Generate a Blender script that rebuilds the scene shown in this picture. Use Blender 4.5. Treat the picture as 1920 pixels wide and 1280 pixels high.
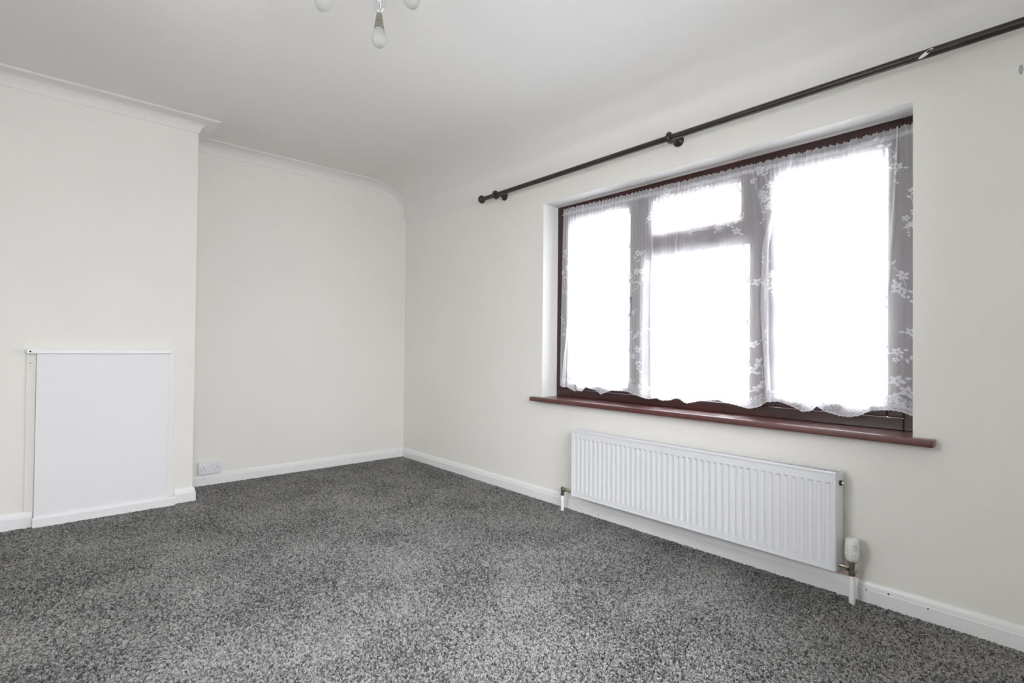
import bpy, bmesh, math, random
from mathutils import Vector, Matrix
import numpy as np
random.seed(7)
C = bpy.context.scene.collection
for o in list(bpy.data.objects): bpy.data.objects.remove(o)

# ------------------------------------------------------------------ camera
CAM = Vector((-2.5361, -4.3489, 1.03)); F = 981.26; YAW = .7305; PIT = .0123; ROL = .01
fw = Vector((math.sin(YAW)*math.cos(PIT), math.cos(YAW)*math.cos(PIT), math.sin(PIT)))
rt = Vector((math.cos(YAW), -math.sin(YAW), 0)); up = rt.cross(fw)
r2 = rt*math.cos(ROL)+up*math.sin(ROL); u2 = -rt*math.sin(ROL)+up*math.cos(ROL)
cd = bpy.data.cameras.new('camera'); cam = bpy.data.objects.new('camera', cd); C.objects.link(cam)
cd.sensor_width = 36; cd.lens = F/1920*36; cd.clip_start = .02
m = Matrix((r2, u2, -fw)).transposed().to_4x4(); m.translation = CAM
cam.matrix_world = m
bpy.context.scene.camera = cam

# ------------------------------------------------------------------ world, lights, exposure
SKY = 39.5      # zenith
sc = bpy.context.scene
sc.view_settings.view_transform = 'Standard'; sc.view_settings.look = 'None'
sc.view_settings.gamma = 1; sc.view_settings.use_curve_mapping = False
sc.view_settings.exposure = 0.0
w = bpy.data.worlds.new('overcast_sky'); sc.world = w; w.use_nodes = True
bg = w.node_tree.nodes['Background']; bg.inputs[0].default_value = (.99, .98, 1.04, 1)
# even overcast: pale ground haze, brightening from horizon to zenith as a clouded sky does
_t = w.node_tree.nodes.new('ShaderNodeTexCoord'); _s = w.node_tree.nodes.new('ShaderNodeSeparateXYZ'); _r = w.node_tree.nodes.new('ShaderNodeFloatCurve')
_m = w.node_tree.nodes.new('ShaderNodeMath'); _m.operation = 'MULTIPLY'; _m.inputs[1].default_value = SKY
_a = w.node_tree.nodes.new('ShaderNodeMapRange'); _a.inputs[1].default_value = -1; _a.inputs[2].default_value = 1
_c = _r.mapping.curves[0]
_c.points[0].location = (0, .24); _c.points[1].location = (1, 1.0); _c.points.new(.45, .26); _c.points.new(.52, .32)
_r.mapping.update()
_l = w.node_tree.links.new
_l(_t.outputs['Generated'], _s.inputs[0]); _l(_s.outputs['Z'], _a.inputs[0]); _l(_a.outputs[0], _r.inputs['Value']); _l(_r.outputs[0], _m.inputs[0]); _l(_m.outputs[0], bg.inputs[1])
def portal(name, loc, rot, sx, sy):
    l = bpy.data.lights.new(name, 'AREA'); l.shape = 'RECTANGLE'; l.size = sx; l.size_y = sy
    l.cycles.is_portal = True
    o = bpy.data.objects.new(name, l); C.objects.link(o); o.location = loc; o.rotation_euler = rot
portal('window_daylight', (.29, -2.85, 1.36), (0, math.radians(90), 0), 1.32, 2.04)
portal('left_fill_portal', (-3.66, -2.8, 1.6), (0, math.radians(-90), 0), 1.0, 1.0)  # portal of the unseen left window, added to fill the room
portal('front_fill_portal', (-2.05, -5.06, 1.6), (math.radians(90), 0, 0), 2.3, 1.2)  # portal of the added window behind the camera, also for fill

# ------------------------------------------------------------------ materials
def mat(name, col, rough=.5, metal=0, spec=.5, coat=0, bump=None, mottle=None, sheen=0):
    M = bpy.data.materials.new(name); M.use_nodes = True
    nt = M.node_tree; b = nt.nodes['Principled BSDF']
    b.inputs['Base Color'].default_value = (*col, 1); b.inputs['Roughness'].default_value = rough
    b.inputs['Metallic'].default_value = metal; b.inputs['Specular IOR Level'].default_value = spec
    b.inputs['Coat Weight'].default_value = coat; b.inputs['Coat Roughness'].default_value = .12
    b.inputs['Sheen Weight'].default_value = sheen
    if bump or mottle:
        tc = nt.nodes.new('ShaderNodeTexCoord')
    if bump:
        n = nt.nodes.new('ShaderNodeTexNoise'); n.inputs['Scale'].default_value = bump[0]; n.inputs['Detail'].default_value = 4
        bp = nt.nodes.new('ShaderNodeBump'); bp.inputs['Strength'].default_value = bump[1]; bp.inputs['Distance'].default_value = bump[2]
        nt.links.new(tc.outputs['Object'], n.inputs['Vector']); nt.links.new(n.outputs['Fac'], bp.inputs['Height'])
        nt.links.new(bp.outputs['Normal'], b.inputs['Normal'])
    if mottle:   # (scale vector, other colour)
        mp = nt.nodes.new('ShaderNodeMapping'); mp.inputs['Scale'].default_value = mottle[0]
        n = nt.nodes.new('ShaderNodeTexNoise'); n.inputs['Scale'].default_value = 1; n.inputs['Detail'].default_value = 5
        mx = nt.nodes.new('ShaderNodeMix'); mx.data_type = 'RGBA'
        mx.inputs[6].default_value = (*col, 1); mx.inputs[7].default_value = (*mottle[1], 1)
        nt.links.new(tc.outputs['Object'], mp.inputs['Vector']); nt.links.new(mp.outputs[0], n.inputs['Vector'])
        cr = nt.nodes.new('ShaderNodeMapRange'); cr.inputs[1].default_value = .3; cr.inputs[2].default_value = .7
        nt.links.new(n.outputs['Fac'], cr.inputs[0]); nt.links.new(cr.outputs[0], mx.inputs[0])
        nt.links.new(mx.outputs[2], b.inputs['Base Color'])
    return M
M_wall = mat('painted_plaster', (.84, .828, .775), .8, spec=.25, bump=(55, .12, .004), mottle=((1.5, 1.5, 1.5), (.825, .813, .764)))
M_ceil = mat('ceiling_paint', (.815, .808, .776), .85, spec=.2, bump=(30, .06, .004))
M_reveal = mat('reveal_paint', (.85, .845, .82), .7, spec=.3, bump=(90, .2, .003))
M_gloss = mat('white_gloss_paint', (.84, .84, .83), .3, spec=.4, bump=(25, .08, .002))
M_board = mat('painted_board', (.83, .83, .83), .55, spec=.3, bump=(12, .05, .003))
M_rad = mat('radiator_enamel', (.76, .765, .775), .3, spec=.4)
M_dark = mat('dark_hole', (.03, .03, .03), .9)
M_nail = mat('nail_head', (.18, .15, .13), .6)
M_wood = mat('mahogany_frame', (.046, .009, .0075), .33, coat=.2, bump=(60, .06, .002), mottle=((60, 4, 60), (.020, .005, .0045)))
M_sill = mat('varnished_sill', (.12, .022, .016), .42, coat=1, bump=(40, .03, .002), mottle=((70, 3, 70), (.075, .014, .011)))
M_sill.node_tree.nodes['Principled BSDF'].inputs['Coat Roughness'].default_value = .33
M_pole = mat('dark_pole_wood', (.030, .018, .015), .38, coat=.12, mottle=((80, 3, 80), (.022, .014, .012)))
M_chip = mat('white_chip', (.8, .8, .8), .6)
M_chrome = mat('chrome', (.75, .75, .77), .12, metal=1)
M_brass = mat('aged_brass', (.55, .50, .38), .32, metal=1)
M_nickel = mat('brushed_nickel', (.40, .385, .32), .22, metal=1)
M_plastic = mat('white_plastic', (.80, .80, .82), .3)
M_trv = mat('cream_plastic', (.80, .80, .76), .35)
M_grey = mat('grey_print', (.30, .30, .30), .6)
M_pink = mat('bare_plaster', (.70, .56, .51), .85, bump=(60, .3, .004))
M_lead = mat('lead_strip', (.32, .32, .34), .5, metal=.4)
M_handle = mat('handle_metal', (.20, .20, .23), .3, metal=.7)
M_frost = mat('frosted_glass', (.76, .77, .74), .45)
M_frost.node_tree.nodes['Principled BSDF'].inputs['Transmission Weight'].default_value = .75
M_crystal = mat('clear_glass', (.95, .95, .96), .08)
M_crystal.node_tree.nodes['Principled BSDF'].inputs['Transmission Weight'].default_value = .92

def glass_mat():
    M = bpy.data.materials.new('window_glass'); M.use_nodes = True; nt = M.node_tree; nt.nodes.clear()
    o = nt.nodes.new('ShaderNodeOutputMaterial'); mx = nt.nodes.new('ShaderNodeMixShader')
    t = nt.nodes.new('ShaderNodeBsdfTransparent'); t.inputs[0].default_value = (.97, .98, .98, 1)
    g = nt.nodes.new('ShaderNodeBsdfGlossy'); g.inputs['Roughness'].default_value = .02
    fr = nt.nodes.new('ShaderNodeFresnel'); fr.inputs[0].default_value = 1.3
    nt.links.new(fr.outputs[0], mx.inputs[0]); nt.links.new(t.outputs[0], mx.inputs[1]); nt.links.new(g.outputs[0], mx.inputs[2])
    nt.links.new(mx.outputs[0], o.inputs[0]); return M
M_glass = glass_mat()

def net_mat(name, T, lace=None):
    """thin woven cloth: a share T of light passes straight through the holes, the threads scatter the rest"""
    M = bpy.data.materials.new(name); M.use_nodes = True; nt = M.node_tree; nt.nodes.clear()
    N = nt.nodes.new; L = nt.links.new
    o = N('ShaderNodeOutputMaterial'); mx = N('ShaderNodeMixShader'); t = N('ShaderNodeBsdfTransparent')
    d = N('ShaderNodeBsdfDiffuse'); d.inputs[0].default_value = (.93, .93, .94, 1)
    tl = N('ShaderNodeBsdfTranslucent'); tl.inputs[0].default_value = (.93, .93, .95, 1)
    m2 = N('ShaderNodeMixShader'); m2.inputs[0].default_value = .5
    L(d.outputs[0], m2.inputs[1]); L(tl.outputs[0], m2.inputs[2])
    L(t.outputs[0], mx.inputs[1]); L(m2.outputs[0], mx.inputs[2]); L(mx.outputs[0], o.inputs[0])
    ge = N('ShaderNodeNewGeometry'); dp = N('ShaderNodeVectorMath'); dp.operation = 'DOT_PRODUCT'
    L(ge.outputs['Normal'], dp.inputs[0]); L(ge.outputs['Incoming'], dp.inputs[1])
    ab = N('ShaderNodeMath'); ab.operation = 'ABSOLUTE'; L(dp.outputs['Value'], ab.inputs[0])
    mn = N('ShaderNodeMath'); mn.operation = 'MAXIMUM'; mn.inputs[1].default_value = .22; L(ab.outputs[0], mn.inputs[0])
    dv = N('ShaderNodeMath'); dv.operation = 'DIVIDE'; dv.inputs[0].default_value = 1; L(mn.outputs[0], dv.inputs[1])
    pw = N('ShaderNodeMath'); pw.operation = 'POWER'; pw.inputs[0].default_value = T; L(dv.outputs[0], pw.inputs[1])
    su = N('ShaderNodeMath'); su.operation = 'SUBTRACT'; su.inputs[0].default_value = 1; L(pw.outputs[0], su.inputs[1])
    out = su.outputs[0]
    if lace:
        tc = N('ShaderNodeTexCoord'); v = N('ShaderNodeTexVoronoi'); v.inputs['Scale'].default_value = lace[0]; v.feature = 'DISTANCE_TO_EDGE'
        L(tc.outputs['Object'], v.inputs['Vector'])
        gt = N('ShaderNodeMath'); gt.operation = 'LESS_THAN'; gt.inputs[1].default_value = lace[1]; L(v.outputs['Distance'], gt.inputs[0])
        mu = N('ShaderNodeMath'); mu.operation = 'MULTIPLY'; L(gt.outputs[0], mu.inputs[0]); L(su.outputs[0], mu.inputs[1]); out = mu.outputs[0]
    L(out, mx.inputs[0]); return M
M_net = net_mat('sheer_net', .50)
M_tape = net_mat('heading_tape', .35)
M_emb = net_mat('embroidery_thread', .06)
M_lace = net_mat('lace_border', .22, lace=(95, .16))
M_edge = net_mat('lace_edge', .12)

# ------------------------------------------------------------------ helpers
def obj(name, bm, m, parent=None, smooth=False, angle=None):
    me = bpy.data.meshes.new(name); bm.normal_update(); bm.to_mesh(me); bm.free()
    o = bpy.data.objects.new(name, me); C.objects.link(o)
    for x in (m if isinstance(m, (list, tuple)) else [m]): me.materials.append(x)
    if smooth:
        me.polygons.foreach_set('use_smooth', [True]*len(me.polygons))
        if angle: me.set_sharp_from_angle(angle=math.radians(angle))
    if parent:
        o.parent = parent; o.matrix_parent_inverse = Matrix.Translation(-parent.location)
    return o
def thing(name, label, cat, loc, group=None):
    o = bpy.data.objects.new(name, None); C.objects.link(o); o.location = loc; o.empty_display_size = .05
    o['label'] = label; o['category'] = cat
    if group: o['group'] = group
    return o
def struct(o): o['kind'] = 'structure'; return o
def box(bm, x0, x1, y0, y1, z0, z1, bev=0, seg=2):
    vs = [bm.verts.new((x, y, z)) for x in (x0, x1) for y in (y0, y1) for z in (z0, z1)]
    q = [(0,1,3,2),(4,6,7,5),(0,4,5,1),(2,3,7,6),(0,2,6,4),(1,5,7,3)]
    fs = [bm.faces.new([vs[i] for i in f]) for f in q]
    if bev: 
        es = list({e for f in fs for e in f.edges})
        bmesh.ops.bevel(bm, geom=es, offset=bev, segments=seg, affect='EDGES', profile=.6)
    return bm
def BX(*a, **k): return box(bmesh.new(), *a, **k)
def frame_of(d):
    d = d.normalized(); a = Vector((0, 0, 1)) if abs(d.z) < .9 else Vector((1, 0, 0))
    s = d.cross(a).normalized(); return s, s.cross(d).normalized()
def tube(bm, pts, r, n=12, cap=True):
    pts = [Vector(p) for p in pts]; rings = []
    for i, p in enumerate(pts):
        d = (pts[min(i+1, len(pts)-1)]-pts[max(i-1, 0)])
        if i == 0: s, t = frame_of(d)
        else:
            d.normalize(); s = (s-d*s.dot(d)).normalized(); t = s.cross(d).normalized()
        rr = r[i] if isinstance(r, (list, tuple)) else r
        rings.append([bm.verts.new(p+(s*math.cos(2*math.pi*k/n)+t*math.sin(2*math.pi*k/n))*rr) for k in range(n)])
    for a, b in zip(rings, rings[1:]):
        for k in range(n): bm.faces.new((a[k], a[(k+1) % n], b[(k+1) % n], b[k]))
    if cap: bm.faces.new(rings[0][::-1]); bm.faces.new(rings[-1])
    bmesh.ops.recalc_face_normals(bm, faces=bm.faces)
    return bm
def lathe(bm, p0, axis, prof, n=24):
    """prof = [(distance along axis, radius)]"""
    a = Vector(axis).normalized(); s, t = frame_of(a); p0 = Vector(p0); rings = []
    for d, r in prof:
        rings.append([bm.verts.new(p0+a*d+(s*math.cos(2*math.pi*k/n)+t*math.sin(2*math.pi*k/n))*max(r, 1e-4)) for k in range(n)])
    for A, B in zip(rings, rings[1:]):
        for k in range(n): bm.faces.new((A[k], A[(k+1) % n], B[(k+1) % n], B[k]))
    bm.faces.new(rings[0]); bm.faces.new(rings[-1][::-1])
    bmesh.ops.recalc_face_normals(bm, faces=bm.faces)
    return bm
def sweep(bm, prof, stations):
    """prof = [(a, b)]; stations = [(P, vecA, vecB)] -> open strip with end caps"""
    rings = [[bm.verts.new(Vector(P)+Vector(A)*a+Vector(B)*b) for a, b in prof] for P, A, B in stations]
    n = len(prof)
    for r, q in zip(rings, rings[1:]):
        for k in range(n): bm.faces.new((r[k], r[(k+1) % n], q[(k+1) % n], q[k]))
    bm.faces.new(rings[0][::-1]); bm.faces.new(rings[-1])
    bmesh.ops.recalc_face_normals(bm, faces=bm.faces)
    return bm

# ------------------------------------------------------------------ room shell
XL, YF, CZ = -3.45, -4.85, 2.51          # left wall, front wall, ceiling height
CHX, CHY, CHL = -1.788, -.3765, -2.95    # chimney breast: right side, face, left side
WY0, WY1, WZ0, WZ1 = -3.87, -1.829, .68, 2.015   # window opening
struct(obj('floor', BX(XL-.2, .3, YF-.3, .2, -.15, 0), mat('carpet_backing', (.07, .072, .075), .95, spec=.05, sheen=.2)))
floor = bpy.data.objects['floor']
# ceiling: flat, then a soft roll down onto the window wall
def ceil_profile():
    raw = [(-.42, 2.51), (-.36, 2.509), (-.28, 2.499), (-.20, 2.474), (-.13, 2.436), (-.08, 2.398), (-.045, 2.362),
           (-.028, 2.338), (-.025, 2.315), (-.026, 2.29), (-.024, 2.265), (-.016, 2.238), (-.006, 2.21), (.001, 2.18)]
    return raw
bm = bmesh.new()
cp = [(XL-.1, CZ)] + [(-3.45+i*.3, CZ) for i in range(1, 10)] + ceil_profile()
cp_c = cp + [(.3, 2.18), (.3, 2.7), (XL-.1, 2.7)]
ring = [[bm.verts.new((x, y, z)) for x, z in cp_c] for y in np.linspace(YF-.1, .1, 18)]
for a, b in zip(ring, ring[1:]):
    for k in range(len(cp_c)): bm.faces.new((a[k], b[k], b[(k+1) % len(cp_c)], a[(k+1) % len(cp_c)]))
bm.faces.new(ring[0]); bm.faces.new(ring[-1][::-1]); bmesh.ops.recalc_face_normals(bm, faces=bm.faces)
struct(obj('ceiling', bm, M_ceil, smooth=True, angle=50))
# window wall with its opening
def wall_with_hole(name, x0, x1, ys, zs, swap=False, m=M_wall):
    bm = bmesh.new(); V = {}
    def v(d, i, j):
        if (d, i, j) not in V:
            p = (d, ys[i], zs[j]) if not swap else (ys[i], d, zs[j])
            V[(d, i, j)] = bm.verts.new(p)
        return V[(d, i, j)]
    for d in (x0, x1):
        for i in range(3):
            for j in range(3):
                if i == 1 and j == 1: continue
                bm.faces.new((v(d, i, j), v(d, i+1, j), v(d, i+1, j+1), v(d, i, j+1)))
    hole = [(1, 1), (2, 1), (2, 2), (1, 2)]
    for a, b in zip(hole, hole[1:]+hole[:1]):
        f = bm.faces.new((v(x0, *a), v(x0, *b), v(x1, *b), v(x1, *a))); f.material_index = 1
    rim = [(0, 0), (1, 0), (2, 0), (3, 0), (3, 1), (3, 2), (3, 3), (2, 3), (1, 3), (0, 3), (0, 2), (0, 1)]
    for a, b in zip(rim, rim[1:]+rim[:1]): bm.faces.new((v(x0, *a), v(x0, *b), v(x1, *b), v(x1, *a)))
    bmesh.ops.recalc_face_normals(bm, faces=bm.faces)
    return struct(obj(name, bm, [m, M_reveal]))
wall_right = wall_with_hole('wall_right', 0, .3, (YF, WY0, WY1, .2), (0, WZ0, WZ1, 2.6))
wall_back = struct(obj('wall_back', BX(XL-.2, 0, 0, .2, 0, 2.6), M_wall))
wall_chimney = struct(obj('wall_chimney', BX(CHL, CHX, CHY, 0, 0, 2.6, bev=.004), M_wall))
wall_with_hole('wall_left', XL, XL-.2, (YF, -3.2, -2.3, 0), (0, 1.15, 2.05, 2.6))
wall_with_hole('wall_front', YF-.2, YF, (XL-.2, -3.15, -1.0, .3), (0, 1.05, 2.15, 2.6), swap=True)
# unseen windows added as fill light: one left of the camera, one behind it
def plain_window(name, u0, u1, z0, z1, place, loc):
    w_ = bpy.data.objects.new(name, None); C.objects.link(w_); w_.location = loc; struct(w_); um = (u0+u1)/2
    for a in ((u0, u0+.06, z0, z1), (u1-.06, u1, z0, z1), (u0+.06, u1-.06, z0, z0+.06), (u0+.06, u1-.06, z1-.06, z1), (um-.03, um+.03, z0+.06, z1-.06)):
        obj('rail', BX(*place(a, .03)), M_gloss, w_)
    for a in ((u0+.06, um-.03), (um+.03, u1-.06)): obj('pane', BX(*place((*a, z0+.06, z1-.06), .003)), M_glass, w_)
plain_window('left_fill_window', -3.2, -2.3, 1.15, 2.05, lambda a, t: (XL-.15-t, XL-.15+t, *a), (XL-.15, -2.75, 1.15))
plain_window('front_fill_window', -3.15, -1.0, 1.05, 2.15, lambda a, t: (a[0], a[1], YF-.15-t, YF-.15+t, a[2], a[3]), (-2.075, YF-.15, 1.05))

# baseboards: moulded skirting profile (a = out from wall, b = up)
def skirt_prof(h, t=.016):
    return [(0, 0), (t, 0), (t, h*.66), (t*.80, h*.70), (t*.80, h*.74), (t*.66, h*.86), (t*.42, h*.96), (t*.30, h), (0, h)]
Z = Vector((0, 0, 1))
def skirting(name, pts, h, t=.016):
    """pts: list of (x, y, nx, ny) with the mitred outward vector at each station"""
    return struct(obj(name, sweep(bmesh.new(), skirt_prof(h, t), [((x, y, 0), (nx, ny, 0), Z) for x, y, nx, ny in pts]), M_gloss))
bb_right = skirting('baseboard_right', [(0, YF, -1, 0), (0, 0, -1, -1)], .088)
bb_back = skirting('baseboard_back', [(0, 0, -1, -1), (CHX, 0, 1, -1)], .088)
bb_ch = skirting('baseboard_chimney', [(CHX, 0, 1, -1), (CHX, CHY, 1, -1), (-1.8915, CHY, 0, -1)], .095)
skirting('baseboard_chimney', [(-2.5665, CHY, 0, -1), (CHL, CHY, -1, -1), (CHL, 0, -1, -1)], .095)
skirting('baseboard_left', [(XL, YF, 1, 1), (XL, 0, 1, -1), (CHL, 0, -1, -1)], .088)
def nail(p, ax, r, par, name='nail_hole', m=M_dark):
    obj(name, lathe(bmesh.new(), p, ax, [(-.0004, r), (.0009, r*.8)], 10), m, par)
for y, z, r in ((-1.745, .034, .0026), (-2.155, .045, .0026), (-2.30, .047, .002), (-2.285, .030, .003), (-2.335, .026, .003),
                (-3.72, .058, .003), (-3.795, .066, .0034), (-3.92, .055, .003)):
    nail((-.016, y, z), (-1, 0, 0), r, bb_right)
for x, z, r in ((-.055, .058, .0035), (-1.655, .055, .002), (-1.45, .058, .002), (-.93, .06, .002), (-.82, .05, .002)):
    nail((x, -.016, z), (0, -1, 0), r, bb_back)

# coving on back wall and chimney breast (a = out, b = down)
def cove(w_, h_, n=9):
    p = [(0, 0), (w_, 0), (w_, .005)]
    for i in range(n+1):
        t = i/n*math.pi/2
        p.append((w_-.008-(w_-.014)*math.sin(t), .010+(h_-.016)*(1-math.cos(t))))
    p += [(.006, h_), (0, h_)]
    return p
down = Vector((0, 0, -1))
cst = [((CHL, 0, CZ), (-1, -1, 0), down), ((CHL, CHY, CZ), (-1, -1, 0), down), ((CHX, CHY, CZ), (1, -1, 0), down), ((CHX, 0, CZ), (1, -1, 0), down),
       ((-1.2, 0, CZ), (0, -1, 0), down), ((-.8, 0, CZ), (0, -1, 0), down)]
cpf = ceil_profile()
for i, (x, z) in enumerate(cpf[:9]):
    a = Vector((cpf[max(i-1, 0)][0], 0, cpf[max(i-1, 0)][1])); b = Vector((cpf[i+1][0], 0, cpf[i+1][1])); d = (b-a).normalized()
    nrm = Vector((d.z, 0, -d.x)); k = max(.25, 1-max(0, i-1)*.09)
    cst.append(((x, 0, z), Vector((0, -k, 0)), nrm*k))
struct(obj('trim_1', sweep(bmesh.new(), cove(.105, .078), cst), M_ceil, smooth=True, angle=35))

# bare unpainted strip of plaster showing behind the foot of the radiator
bm = bmesh.new()
ys = np.linspace(-3.70, -2.20, 40)
low, hi = [], []
for y in ys:
    top = .122+.006*math.sin(y*9)+random.uniform(-.002, .002)
    low.append(bm.verts.new((-.0012, y, .088))); hi.append(bm.verts.new((-.0012, y, top)))
for i in range(39): bm.faces.new((low[i], low[i+1], hi[i+1], hi[i]))
r = bmesh.ops.extrude_face_region(bm, geom=list(bm.faces)); bmesh.ops.translate(bm, vec=(.0012, 0, 0), verts=[v for v in r['geom'] if isinstance(v, bmesh.types.BMVert)])
bmesh.ops.recalc_face_normals(bm, faces=bm.faces)
o = obj('bare_plaster_strip', bm, M_pink, wall_right); o['label'] = 'pinkish unpainted plaster strip'
# small grey mark on the wall near the right edge
o = obj('wall_mark', lathe(bmesh.new(), (0, -4.176, 2.022), (-1, 0, 0), [(-.001, .012), (.001, .011), (.002, .006)], 9), mat('grey_mark', (.42, .46, .44), .8), wall_right)
o.scale = (1, .55, 1.6); o.location = (0, -4.176*(1-.55), 2.022*(1-1.6)); o['label'] = 'small grey mark'

# ------------------------------------------------------------------ carpet pile (geometry-node tufts on the floor)
def tuft_mesh():
    bm = bmesh.new()
    for (ox, oy, lean, r, h) in ((0, 0, .001, .0023, .0062), (.0030, .0014, .0015, .0019, .0052)):
        n = 4; rings = []
        for k, (zz, rr) in enumerate(((0, r*.9), (h*.66, r*1.1), (h, r*.62))):
            a0 = k*.7
            rings.append([bm.verts.new((ox+lean*zz/h+rr*math.cos(a0+2*math.pi*i/n), oy+rr*math.sin(a0+2*math.pi*i/n), zz)) for i in range(n)])
        for a, b in zip(rings, rings[1:]):
            for i in range(n): bm.faces.new((a[i], a[(i+1) % n], b[(i+1) % n], b[i]))
        bm.faces.new(rings[-1])
    return bm
def carpet_mat():
    M = bpy.data.materials.new('twist_pile'); M.use_nodes = True; nt = M.node_tree; b = nt.nodes['Principled BSDF']
    N = nt.nodes.new; L = nt.links.new
    b.inputs['Roughness'].default_value = .8; b.inputs['Specular IOR Level'].default_value = .3
    # fibres are too fine to model: their common lie is blended into the shading normal of each tuft
    ge = N('ShaderNodeNewGeometry'); vm = N('ShaderNodeVectorMath'); vm.operation = 'MULTIPLY_ADD'
    vm.inputs[1].default_value = (.2, .2, .2); vm.inputs[2].default_value = (0, 0, .8)
    L(ge.outputs['Normal'], vm.inputs[0]); vn = N('ShaderNodeVectorMath'); vn.operation = 'NORMALIZE'; L(vm.outputs[0], vn.inputs[0]); L(vn.outputs[0], b.inputs['Normal'])
    at = N('ShaderNodeAttribute'); at.attribute_type = 'INSTANCER'; at.attribute_name = 'tone'
    cr = N('ShaderNodeValToRGB'); L(at.outputs['Fac'], cr.inputs[0]); e = cr.color_ramp.elements
    e[0].position = 0; e[0].color = (.026, .0265, .028, 1); e[1].position = 1; e[1].color = (.22, .22, .228, 1)
    for p, c in ((.35, (.046, .0465, .049)), (.6, (.075, .0755, .079)), (.85, (.14, .14, .145))):
        x = e.new(p); x.color = (*c, 1)
    L(cr.outputs[0], b.inputs['Base Color'])
    # lustre of the synthetic yarn: a broad highlight on top of the dyed colour
    gl = N('ShaderNodeBsdfGlossy'); gl.inputs['Roughness'].default_value = .6; gl.inputs['Color'].default_value = (.93, .92, .89, 1)
    v2 = N('ShaderNodeVectorMath'); v2.operation = 'MULTIPLY_ADD'; v2.inputs[1].default_value = (.12, .12, .12); v2.inputs[2].default_value = (0, 0, .9)
    L(ge.outputs['Normal'], v2.inputs[0]); v3 = N('ShaderNodeVectorMath'); v3.operation = 'NORMALIZE'; L(v2.outputs[0], v3.inputs[0]); L(v3.outputs[0], gl.inputs['Normal'])
    tr = N('ShaderNodeBsdfTranslucent'); L(cr.outputs[0], tr.inputs[0]); mt = N('ShaderNodeMixShader'); mt.inputs[0].default_value = .3
    L(b.outputs[0], mt.inputs[1]); L(tr.outputs[0], mt.inputs[2])
    ms = N('ShaderNodeMixShader'); L(mt.outputs[0], ms.inputs[1]); L(gl.outputs[0], ms.inputs[2])
    mr = N('ShaderNodeMapRange'); mr.inputs[3].default_value = .07; mr.inputs[4].default_value = .56; L(at.outputs['Fac'], mr.inputs[0]); L(mr.outputs[0], ms.inputs[0])
    L(ms.outputs[0], nt.nodes['Material Output'].inputs['Surface']); return M
M_pile = carpet_mat()
tuft = obj('tuft_source', tuft_mesh(), M_pile); tuft_me = tuft.data; bpy.data.objects.remove(tuft)
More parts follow.
